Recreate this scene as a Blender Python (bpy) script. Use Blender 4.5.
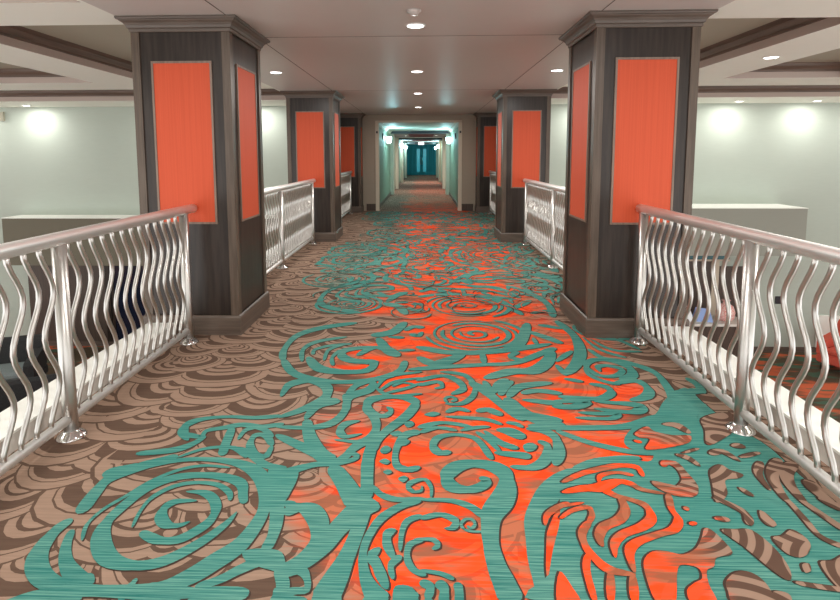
import bpy, math, random
from mathutils import Vector, Matrix
from mathutils.geometry import tessellate_polygon
R = math.radians
sc = bpy.context.scene
for o in list(bpy.data.objects): bpy.data.objects.remove(o)
COL = sc.collection

# ---------------------------------------------------------------- camera
F_PX, PITCH, YAW, ROLL, CX, CY, EYE = 529.6, 5.7517, 1.7661, -0.149, 406.92, 209.02, 1.5
cam = bpy.data.cameras.new('camera'); cam_o = bpy.data.objects.new('camera', cam); COL.objects.link(cam_o)
cam.sensor_fit = 'HORIZONTAL'; cam.sensor_width = 36.0
cam.lens = F_PX / 840 * 36
cam.shift_x = (420 - CX) / 840
cam.shift_y = (CY - 300) / 840
cam.clip_start = 0.05; cam.clip_end = 200
cam_o.matrix_world = (Matrix.Translation((0, 0, EYE)) @ Matrix.Rotation(R(YAW), 4, 'Z')
                      @ Matrix.Rotation(R(90 - PITCH), 4, 'X') @ Matrix.Rotation(R(ROLL), 4, 'Z'))
sc.camera = cam_o
# ---------------------------------------------------------------- even ambient fill added through the open front and sides, exposure
w = bpy.data.worlds.new('world'); sc.world = w; w.use_nodes = True
w.node_tree.nodes['Background'].inputs[0].default_value = (1.0, 0.99, 0.965, 1)
w.node_tree.nodes['Background'].inputs[1].default_value = 1.7
sc.view_settings.view_transform = 'Standard'; sc.view_settings.look = 'None'
sc.view_settings.gamma = 1; sc.view_settings.use_curve_mapping = False
sc.view_settings.exposure = 0.30
DOWNLIGHT_W, WASH_W, COFFER_W, SCONCE_W = 13, 4.2, 12, 42
LOW_W = 60

# ---------------------------------------------------------------- helpers
class MB:
    """collects geometry; build() links it as ONE mesh object"""
    def __init__(s): s.v = []; s.f = []; s.m = []; s.sm = []
    def add(s, vs, fs, mi=0, smooth=False):
        n = len(s.v); s.v += [tuple(p) for p in vs]
        for f in fs:
            s.f.append(tuple(i + n for i in f)); s.m.append(mi); s.sm.append(smooth)
        return s
    def box(s, x0, x1, y0, y1, z0, z1, mi=0):
        v = [(x, y, z) for z in (z0, z1) for y in (y0, y1) for x in (x0, x1)]
        return s.add(v, [(0, 2, 3, 1), (4, 5, 7, 6), (0, 1, 5, 4), (2, 6, 7, 3), (0, 4, 6, 2), (1, 3, 7, 5)], mi)
    def bbox(s, x0, x1, y0, y1, z0, z1, b=0.01, mi=0):
        """box with chamfered edges"""
        vs = []; 
        def ring(z, i): return [(x0 + i, y0 + i, z), (x1 - i, y0 + i, z), (x1 - i, y1 - i, z), (x0 + i, y1 - i, z)]
        rings = [ring(z0, b), ring(z0 + b, 0), ring(z1 - b, 0), ring(z1, b)]
        for r_ in rings: vs += r_
        fs = [(3, 2, 1, 0), (12, 13, 14, 15)]
        for k in range(3):
            for i in range(4):
                j = (i + 1) % 4; fs.append((k * 4 + i, k * 4 + j, k * 4 + 4 + j, k * 4 + 4 + i))
        return s.add(vs, fs, mi)
    def tube(s, pts, rad, n=10, mi=0, cap=True, sx=1.0):
        pts = [Vector(p) for p in pts]; vs = []; fs = []
        rads = rad if isinstance(rad, (list, tuple)) else [rad] * len(pts)
        ref = None
        for k, p in enumerate(pts):
            t = (pts[min(k + 1, len(pts) - 1)] - pts[max(k - 1, 0)]).normalized()
            if ref is None:
                ref = t.orthogonal().normalized()
            a = (ref - t * ref.dot(t)).normalized(); ref = a; b = t.cross(a)
            for i in range(n):
                an = 2 * math.pi * i / n
                vs.append(p + (a * math.cos(an) + b * math.sin(an)) * rads[k])
        for k in range(len(pts) - 1):
            for i in range(n):
                j = (i + 1) % n
                fs.append((k * n + i, k * n + j, (k + 1) * n + j, (k + 1) * n + i))
        if cap:
            fs.append(tuple(range(n - 1, -1, -1))); fs.append(tuple((len(pts) - 1) * n + i for i in range(n)))
        return s.add(vs, fs, mi, True)
    def lathe(s, c, prof, n=24, mi=0, smooth=True):
        vs = []; fs = []
        for r_, z in prof:
            for i in range(n):
                a = 2 * math.pi * i / n
                vs.append((c[0] + r_ * math.cos(a), c[1] + r_ * math.sin(a), c[2] + z))
        for k in range(len(prof) - 1):
            for i in range(n):
                j = (i + 1) % n; fs.append((k * n + i, k * n + j, (k + 1) * n + j, (k + 1) * n + i))
        fs.append(tuple(range(n - 1, -1, -1))); fs.append(tuple((len(prof) - 1) * n + i for i in range(n)))
        return s.add(vs, fs, mi, smooth)
    def square_loft(s, x0, x1, y0, y1, prof, mi=0, caps=False):
        """profile of (outward offset, z) swept round a rectangle"""
        vs = []; fs = []
        for o, z in prof: vs += [(x0 - o, y0 - o, z), (x1 + o, y0 - o, z), (x1 + o, y1 + o, z), (x0 - o, y1 + o, z)]
        for k in range(len(prof) - 1):
            for i in range(4):
                j = (i + 1) % 4; fs.append((k * 4 + i, k * 4 + j, k * 4 + 4 + j, k * 4 + 4 + i))
        if caps:
            fs.append((3, 2, 1, 0)); n = (len(prof) - 1) * 4; fs.append((n, n + 1, n + 2, n + 3))
        return s.add(vs, fs, mi)
    def build(s, name, mats, parent=None):
        me = bpy.data.meshes.new(name); me.from_pydata(s.v, [], s.f)
        for m in (mats if isinstance(mats, (list, tuple)) else [mats]): me.materials.append(m)
        me.polygons.foreach_set('material_index', s.m); me.polygons.foreach_set('use_smooth', s.sm)
        me.update()
        o = bpy.data.objects.new(name, me); COL.objects.link(o)
        if parent: o.parent = parent
        return o

def empty(name, loc=(0, 0, 0)):
    o = bpy.data.objects.new(name, None); o.empty_display_size = 0.1; o.location = loc; COL.objects.link(o); return o
def tag(o, label, cat, group=None):
    o['label'] = label; o['category'] = cat
    if group: o['group'] = group
    return o
def struct(o): o['kind'] = 'structure'; return o
def copy_tree(o, parent=None):
    c = o.copy(); COL.objects.link(c); c.parent = parent
    for ch in list(o.children): copy_tree(ch, c)
    return c

# ---------------------------------------------------------------- materials
def mat(name, col, rough=0.5, metal=0.0, spec=0.5, emit=None, es=0.0):
    m = bpy.data.materials.new(name); m.use_nodes = True
    b = m.node_tree.nodes['Principled BSDF']
    b.inputs['Base Color'].default_value = (*col, 1); b.inputs['Roughness'].default_value = rough
    b.inputs['Metallic'].default_value = metal; b.inputs['Specular IOR Level'].default_value = spec
    if emit: b.inputs['Emission Color'].default_value = (*emit, 1); b.inputs['Emission Strength'].default_value = es
    return m
class NT:
    def __init__(s, m): s.m = m; s.t = m.node_tree; s.b = s.t.nodes['Principled BSDF']
    def n(s, ty, **k):
        x = s.t.nodes.new(ty)
        for a, v in k.items(): setattr(x, a, v)
        return x
    def l(s, a, b): s.t.links.new(a, b)
    def coords(s, scale):
        tc = s.n('ShaderNodeTexCoord'); mp = s.n('ShaderNodeMapping'); mp.inputs['Scale'].default_value = scale
        s.l(tc.outputs['Object'], mp.inputs['Vector']); return mp.outputs[0]
    def noise(s, scale, sc_=1.0, detail=3, rough=0.5):
        x = s.n('ShaderNodeTexNoise'); x.inputs['Scale'].default_value = sc_; x.inputs['Detail'].default_value = detail
        x.inputs['Roughness'].default_value = rough; s.l(s.coords(scale), x.inputs['Vector']); return x.outputs['Fac']
    def mix(s, fac, a, b):
        x = s.n('ShaderNodeMix', data_type='RGBA')
        if isinstance(fac, float): x.inputs[0].default_value = fac
        else: s.l(fac, x.inputs[0])
        for i, c in ((6, a), (7, b)):
            if isinstance(c, tuple): x.inputs[i].default_value = (*c, 1)
            else: s.l(c, x.inputs[i])
        return x.outputs[2]
    def ss(s, val, lo, hi):
        x = s.n('ShaderNodeMapRange', interpolation_type='SMOOTHSTEP')
        s.l(val, x.inputs[0]); x.inputs[1].default_value = lo; x.inputs[2].default_value = hi; return x.outputs[0]
    def math(s, op, a, b=None, c=None):
        x = s.n('ShaderNodeMath', operation=op)
        for i, v in enumerate((a, b, c)):
            if v is None: continue
            if isinstance(v, (int, float)): x.inputs[i].default_value = v
            else: s.l(v, x.inputs[i])
        return x.outputs[0]
    def bump(s, h, strength=0.2, dist=0.01):
        x = s.n('ShaderNodeBump'); x.inputs['Strength'].default_value = strength; x.inputs['Distance'].default_value = dist
        s.l(h, x.inputs['Height']); s.l(x.outputs[0], s.b.inputs['Normal'])
    def col(s, c): s.l(c, s.b.inputs['Base Color'])

def grain_mat(name, c0, c1, scale=(30, 30, 2), rough=0.35, spec=0.5, contrast=(0.3, 0.7)):
    m = mat(name, c0, rough, 0, spec); t = NT(m)
    n = t.noise(scale, 1.0, 5, 0.6); t.col(t.mix(t.ss(n, *contrast), c0, c1)); t.bump(n, 0.05, 0.004); return m
def wall_mat(name, c, var=0.06, rough=0.7, bump=0.05):
    m = mat(name, c, rough, 0, 0.25); t = NT(m)
    n = t.noise((6, 6, 40), 1.0, 4); d = tuple(x * (1 - var) for x in c); t.col(t.mix(n, c, d)); t.bump(t.noise((120, 120, 120)), bump, 0.002); return m

M = {}
M['wood_dark'] = grain_mat('espresso wood panel', (0.020, 0.014, 0.0115), (0.039, 0.028, 0.0225), rough=0.3, spec=0.35)
M['wood_frame'] = grain_mat('brown wood frame', (0.072, 0.051, 0.038), (0.118, 0.086, 0.064), rough=0.36, spec=0.35)
M['wood_base'] = grain_mat('brown wood moulding', (0.078, 0.056, 0.043), (0.128, 0.095, 0.075), scale=(2, 2, 40), rough=0.42)
M['wood_trim'] = grain_mat('walnut panel trim', (0.15, 0.10, 0.075), (0.23, 0.16, 0.12), rough=0.45)
M['orange'] = grain_mat('orange woven panel', (0.52, 0.070, 0.024), (0.57, 0.082, 0.030), scale=(150, 150, 1.2), rough=0.55, spec=0.3)
M['ceil_mid'] = wall_mat('ceiling paint with bounce tint', (0.57, 0.52, 0.49), 0.05, 0.42)  # beam paint made darker and pinker, carpet bounce put into its colour
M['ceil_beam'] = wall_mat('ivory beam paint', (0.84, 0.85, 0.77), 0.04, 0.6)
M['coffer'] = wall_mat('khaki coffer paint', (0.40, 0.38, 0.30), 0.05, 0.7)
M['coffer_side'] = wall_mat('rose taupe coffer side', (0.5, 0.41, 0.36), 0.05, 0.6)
M['crown'] = grain_mat('coffer crown wood', (0.10, 0.066, 0.048), (0.155, 0.105, 0.078), scale=(2, 2, 40), rough=0.5)
M['seam'] = mat('shadow gap', (0.10, 0.075, 0.065), 0.8)
M['wall_green'] = wall_mat('pale grey green wallcovering', (0.46, 0.515, 0.455), 0.07)
M['wall_beige'] = wall_mat('beige wallcovering', (0.36, 0.30, 0.235), 0.06)
M['wall_corr'] = wall_mat('sage corridor wall', (0.27, 0.34, 0.25), 0.06)
M['cream'] = wall_mat('cream door casing', (0.62, 0.54, 0.43), 0.04)
M['bulk'] = wall_mat('olive bulkhead paint', (0.17, 0.155, 0.115), 0.04)
M['bulk_r'] = wall_mat('grey green bulkhead paint', (0.33, 0.34, 0.295), 0.04)
M['white'] = wall_mat('white ledge paint', (0.84, 0.85, 0.80), 0.02, 0.5)
M['curb'] = wall_mat('grey curb paint', (0.62, 0.59, 0.54), 0.05, 0.5)
m = mat('brushed steel', (0.57, 0.555, 0.53), 0.33, 1.0); t = NT(m); n_ = t.noise((60, 60, 500), 1.0, 2)
rr = t.n('ShaderNodeMapRange'); t.l(n_, rr.inputs[0]); rr.inputs[3].default_value = 0.27; rr.inputs[4].default_value = 0.38
t.l(rr.outputs[0], m.node_tree.nodes['Principled BSDF'].inputs['Roughness']); M['steel'] = m
M['steel_rail'] = mat('lightened steel rail', (0.82, 0.81, 0.79), 0.46, 0.88)  # same steel as the posts, lightened in place of bright reflections
M['chrome'] = mat('polished steel flange', (0.8, 0.8, 0.8), 0.12, 1.0)
M['fixture'] = mat('white fixture trim', (0.8, 0.8, 0.78), 0.4)
M['lens'] = mat('lit downlight lens', (1, 1, 1), 0.4, emit=(1.0, 0.98, 0.94), es=7)
M['shade'] = mat('lit sconce glass', (0.9, 0.97, 1), 0.4, emit=(0.62, 0.93, 1.0), es=9)
M['black'] = mat('black plastic', (0.012, 0.013, 0.02), 0.4)
M['navy'] = mat('dark tinted glass', (0.01, 0.014, 0.03), 0.1)
M['teal_glass'] = mat('teal tinted glass', (0.02, 0.12, 0.14), 0.15)
M['teal_curtain'] = grain_mat('teal curtain', (0.004, 0.12, 0.15), (0.02, 0.30, 0.36), scale=(18, 18, 0.3), rough=0.7)
M['brown_wall'] = grain_mat('brown veneer wall', (0.050, 0.033, 0.024), (0.078, 0.052, 0.039), rough=0.45)
M['maroon'] = wall_mat('maroon soffit paint', (0.17, 0.035, 0.04), 0.05)
M['mauve'] = wall_mat('mauve soffit paint', (0.33, 0.27, 0.29), 0.05)
M['red_fabric'] = grain_mat('coral red upholstery', (0.55, 0.075, 0.045), (0.66, 0.12, 0.075), scale=(80, 80, 80), rough=0.8)
M['dark_fabric'] = grain_mat('charcoal upholstery', (0.012, 0.013, 0.014), (0.03, 0.03, 0.032), scale=(80, 80, 80), rough=0.8)
M['grey_fabric'] = grain_mat('grey blue cushion fabric', (0.17, 0.21, 0.215), (0.23, 0.27, 0.275), scale=(80, 80, 80), rough=0.8)
M['stone'] = wall_mat('white counter top', (0.75, 0.73, 0.68), 0.05, 0.4)
M['blue'] = mat('pale blue paper', (0.30, 0.42, 0.75), 0.6)
M['paper'] = mat('white paper', (0.85, 0.87, 0.9), 0.6)
m = mat('red patterned cloth', (0.6, 0.08, 0.08), 0.8); t = NT(m)
v_ = t.n('ShaderNodeTexVoronoi'); t.l(t.coords((14, 14, 14)), v_.inputs['Vector']); t.col(t.mix(t.ss(v_.outputs[0], .35, .5), (0.65, 0.06, 0.06), (0.8, 0.6, 0.55))); M['red_pat'] = m
# ---------------------------------------------------------------- room shell
LI, LO, RI, RO = -1.548, -2.347, 1.356, 2.155
CW = 0.80
COLY = (4.296, 9.138, 13.60)
CEIL = 2.6
YW = 11.75          # atrium far walls
YP = 14.42          # portal wall
LOWZ = -2.9
XS = 15.0
# lower level carpet
m = mat('lower level carpet', (0.2, 0.1, 0.06), 0.95, 0, 0.1); t = NT(m)
a_ = t.noise((0.5, 1.6, 1), 1.5, 4); b_ = t.noise((0.6, 2.4, 1), 2.3, 3)
t.col(t.mix(t.ss(b_, .52, .6), t.mix(t.ss(a_, .45, .56), (0.105, 0.075, 0.05), (0.60, 0.13, 0.06)), (0.075, 0.13, 0.09)))
struct(MB().box(-XS, XS, 1.0, YW + .1, LOWZ - .1, LOWZ).build('floor', m))
# atrium far walls (pale grey green, running up from the lower level)
struct(MB().box(-XS, -2.36, YW, YW + .12, LOWZ, 2.95).build('wall_left', M['wall_green']))
struct(MB().box(2.17, XS, YW, YW + .12, LOWZ, 2.95).build('wall_right', M['wall_green']))
struct(MB().box(-2.48, -2.36, YW + .12, YP, LOWZ, 2.95).build('wall_left', M['wall_green']))
struct(MB().box(2.17, 2.29, YW + .12, YP, LOWZ, 2.95).build('wall_right', M['wall_green']))
for s, x0, x1 in ((-1, -XS, -2.37), (1, 2.18, XS)):
    struct(MB().box(x0, x1, YW - .02, YW, LOWZ, LOWZ + .12).build('baseboard_' + ('left' if s < 0 else 'right'), M['wood_base']))
# portal wall with the corridor opening
OL, OR_, OH = -1.235, 0.985, 2.41
g = MB(); g.box(-2.48, OL, YP, YP + .15, 0, 2.95); g.box(OR_, 2.29, YP, YP + .15, 0, 2.95); g.box(OL, OR_, YP, YP + .15, OH, 2.95)
struct(g.build('wall_back', M['wall_beige']))
g = MB(); g.box(LI + .0, OL - .06, YP - .016, YP, 0, .19); struct(g.build('baseboard_left', M['brown_wall']))
g = MB(); g.box(OR_ + .06, RI - .0, YP - .016, YP, 0, .19); struct(g.build('baseboard_right', M['brown_wall']))
g = MB(); g.box(OL - .06, OL + .035, YP - .02, YP + .17, 0, OH); g.box(OR_ - .035, OR_ + .06, YP - .02, YP + .17, 0, OH); g.box(OL - .06, OR_ + .06, YP - .02, YP + .17, OH - .02, OH + .03)
struct(g.build('trim_1', M['cream']))
# corridor beyond
CL, CR_, YE = -1.26, 1.01, 41.5
struct(MB().box(CL - .1, CL, YP + .15, YE, 0, 2.6).build('wall_left', M['wall_corr']))
struct(MB().box(CR_, CR_ + .1, YP + .15, YE, 0, 2.6).build('wall_right', M['wall_corr']))
struct(MB().box(CL - .1, CR_ + .1, YE, YE + .1, 0, 2.6).build('wall_back', M['teal_curtain']))
struct(MB().box(CL, CR_, YP + .15, YE, 2.43, 2.6).build('ceiling', M['ceil_beam']))
k = 2
for y0, y1 in ((20.3, 24.3), (27.8, 31.4), (34.6, 37.6)):
    g = MB(); g.box(CL, CR_, y0, y1, 2.33, 2.43, 0); g.box(CL, CR_, y0 - .03, y0, 2.335, 2.43, 1); g.box(-.58, .42, y0 + .4, y1 - .4, 2.318, 2.33, 2)
    g.box(CL, CR_, y1, y1 + .05, 2.30, 2.43, 3)
    struct(g.build('ceiling', [M['mauve'], M['black'], M['maroon'], M['white']]))
for s, X in ((1, CL), (-1, CR_)):
    side = 'left' if s > 0 else 'right'
    g = MB()
    pr = [(0, 2.33), (.02, 2.34), (.03, 2.37), (.08, 2.41), (.09, 2.43), (0, 2.43)]
    v = [(X + s * o, y, z) for y in (YP + .17, 20.27) for o, z in pr]; n = len(pr)
    g.add(v, [(i, (i + 1) % n, n + (i + 1) % n, n + i) for i in range(n)] + [tuple(range(n)), tuple(range(2 * n - 1, n - 1, -1))])
    struct(g.build('trim_%d' % k, M['cream'])); k += 1
    g = MB()
    for y0, y1 in ((14.6, 20.4), (21.0, 24.0), (24.6, 29.6), (30.3, 36.0), (36.6, YE)):
        g.box(min(X, X + s * .015), max(X, X + s * .015), y0, y1, 0, .11)
    struct(g.build('baseboard_' + side, M['wood_base']))
    for y0 in (20.4, 24.0, 29.6, 36.0):
        g = MB(); g.box(min(X, X + s * .13), max(X, X + s * .13), y0, y0 + .6, 0, 2.33)
        struct(g.build('trim_%d' % k, M['cream'])); k += 1
# end doors with teal glass
DW = ((.36, .12), (.12, .36))
for i, (x0, x1) in enumerate(((-.86, -.13), (-.13, .60))):
    d = MB().box(x0, x0 + DW[i][0], YE - .05, YE, 0, 2.15).box(x1 - DW[i][1], x1, YE - .05, YE, 0, 2.15).box(x0 + DW[i][0], x1 - DW[i][1], YE - .05, YE, 0, .25).box(x0 + DW[i][0], x1 - DW[i][1], YE - .05, YE, 2.03, 2.15)
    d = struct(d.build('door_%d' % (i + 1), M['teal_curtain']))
    MB().box(x0 + DW[i][0], x1 - DW[i][1], YE - .03, YE - .02, .25, 2.03).build('door_glass', mat('glowing teal door glass', (0.02, 0.2, 0.25), 0.2, emit=(0.04, 0.42, 0.52), es=0.34), d)  # emission stands in for light coming through the glass
    xx = x1 - .05 if i == 0 else x0 + .05
    MB().tube([(xx, YE - .10, .8), (xx, YE - .10, 1.4)], .018).box(xx - .012, xx + .012, YE - .10, YE - .05, .83, .86).box(xx - .012, xx + .012, YE - .10, YE - .05, 1.34, 1.37).build('door_handle', M['steel'], d)

# ---------------------------------------------------------------- ceilings
g = MB(); g.box(-2.42, 2.23, -4, YP, CEIL, CEIL + .3)
struct(g.build('ceiling', M['ceil_mid']))
g = MB()   # shadow-gap seams between the ceiling boards
for x in (-1.545, 1.365): g.box(x - .004, x + .004, -4, YP, CEIL - .0015, CEIL + .002)
for y in (.98, 5.03, 9.08): g.box(-2.42, 2.23, y - .004, y + .004, CEIL - .0015, CEIL + .002)
struct(g.build('trim_%d' % k, M['seam'])); k += 1
YC = [(-3.3, -.4), (.42, 3.85), (4.5, 7.93)]
YF = (8.76, 10.5)      # one long coffer runs along the far wall
XL_ = [(-4.13, -2.45), (-6.6, -4.94), (-9.1, -7.4), (-11.7, -9.9)]
XR_ = [(2.26, 3.53), (4.33, 6.0), (6.8, 8.5), (9.3, 11.7)]
CT = 2.80
for side, XC, xa, xb in (('left', sorted(XL_), -XS, -2.42), ('right', XR_, 2.23, XS)):
    g = MB(); xs = [xa] + [q for c in XC for q in c] + [xb]; ys = [-4.0] + [q for c in YC for q in c] + [YF[0]]
    for i in range(len(xs) - 1):
        for j in range(len(ys) - 1):
            if i % 2 and j % 2:
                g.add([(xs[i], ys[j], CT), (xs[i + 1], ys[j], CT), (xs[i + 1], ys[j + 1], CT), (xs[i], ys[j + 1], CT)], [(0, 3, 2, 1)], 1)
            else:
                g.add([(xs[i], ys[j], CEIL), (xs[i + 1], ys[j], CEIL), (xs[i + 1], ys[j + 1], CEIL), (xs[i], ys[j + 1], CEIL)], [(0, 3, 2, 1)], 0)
    fa, fb = min(xa, xb) + .5, max(xa, xb) - .5
    fa, fb = (xa + .5, XL_[0][1]) if side == 'left' else (XR_[0][0], xb - .5)
    for q0, q1, r0, r1, zz, mm in ((fa, fb, YF[0], YF[1], CT, 1), (xa, fa, YF[0], YF[1], CEIL, 0), (fb, xb, YF[0], YF[1], CEIL, 0), (xa, xb, YF[1], YW, CEIL, 0)):
        g.add([(q0, r0, zz), (q1, r0, zz), (q1, r1, zz), (q0, r1, zz)], [(0, 3, 2, 1)], mm)
    cells = [(x0, x1, y0, y1) for (x0, x1) in XC for (y0, y1) in YC] + [(fa, fb, *YF)]
    for (x0, x1, y0, y1) in cells:
            g.square_loft(x0, x1, y0, y1, [(0, CEIL), (0, CEIL + .088)], 2)
    g.add([(xa, -4, 2.9), (xb, -4, 2.9), (xb, YW, 2.9), (xa, YW, 2.9)], [(0, 1, 2, 3)], 0)
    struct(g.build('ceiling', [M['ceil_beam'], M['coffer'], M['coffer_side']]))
    for (x0, x1, y0, y1) in cells:
            c = MB().square_loft(x0, x1, y0, y1, [(.003, CEIL + .086), (-.018, CEIL + .090), (-.022, CEIL + .112), (-.035, CEIL + .116), (-.075, CEIL + .152), (-.09, CEIL + .156), (-.098, CEIL + .19), (-.105, CEIL + .2005)])
            struct(c.build('trim_%d' % k, M['crown'])); k += 1

# ---------------------------------------------------------------- walkway edge: white-topped curbs
for side, x0, x1 in (('left', -2.305, -2.09), ('right', 1.96, 2.165)):
    for y0, y1 in ((-3, 4.27), (5.12, 9.11), (9.96, 13.57)):
        g = MB().box(x0, x1, y0, y1, -.45, .095, 0).box(x0 - .006, x1 + .004, y0, y1, .095, .108, 1)
        struct(g.build('trim_%d' % k, [M['curb'], M['white']])); k += 1

# ---------------------------------------------------------------- bulkheads on the atrium walls
for side, x0, x1, y0, z0, z1, mm in (('left', -9.16, -2.5, 11.16, -.87, .165, 'bulk'), ('right', 2.35, 7.72, 10.82, -.545, .42, 'bulk_r')):
    g = MB().box(x0, x1, y0, YW, z0, z1, 0).box(x0 - .005, x1 + .005, y0 - .01, YW, z1, z1 + .015, 1)
    struct(g.build('trim_%d' % k, [M[mm], M['white']])); k += 1
# ---------------------------------------------------------------- patterned carpet (upper floor)
_a, _r, _y = R(PITCH), R(-ROLL), R(-YAW)
def fl(px, py):
    """point of the carpet that a photo pixel shows"""
    u, v = px - CX, py - CY
    u, v = u * math.cos(_r) - v * math.sin(_r), u * math.sin(_r) + v * math.cos(_r)
    X, q = u / F_PX, -v / F_PX
    Y = math.cos(_a) + q * math.sin(_a); Z = q * math.cos(_a) - math.sin(_a)
    X, Y = X * math.cos(_y) + Y * math.sin(_y), -X * math.sin(_y) + Y * math.cos(_y)
    t_ = -EYE / Z; return (X * t_, Y * t_)
def smooth(pts, sub=5, closed=False):
    out = []; n = len(pts)
    rng = range(n) if closed else range(n - 1)
    for i in rng:
        g_ = lambda k: pts[k % n] if closed else pts[max(0, min(n - 1, k))]
        p0, p1, p2, p3 = g_(i - 1), g_(i), g_(i + 1), g_(i + 2)
        for s in range(sub):
            u = s / sub
            out.append(tuple(0.5 * (2 * b + (c - a) * u + (2 * a - 5 * b + 4 * c - d) * u * u + (3 * b - a - 3 * c + d) * u ** 3) for a, b, c, d in zip(p0, p1, p2, p3)))
    if not closed: out.append(tuple(pts[-1]))
    return out
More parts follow.
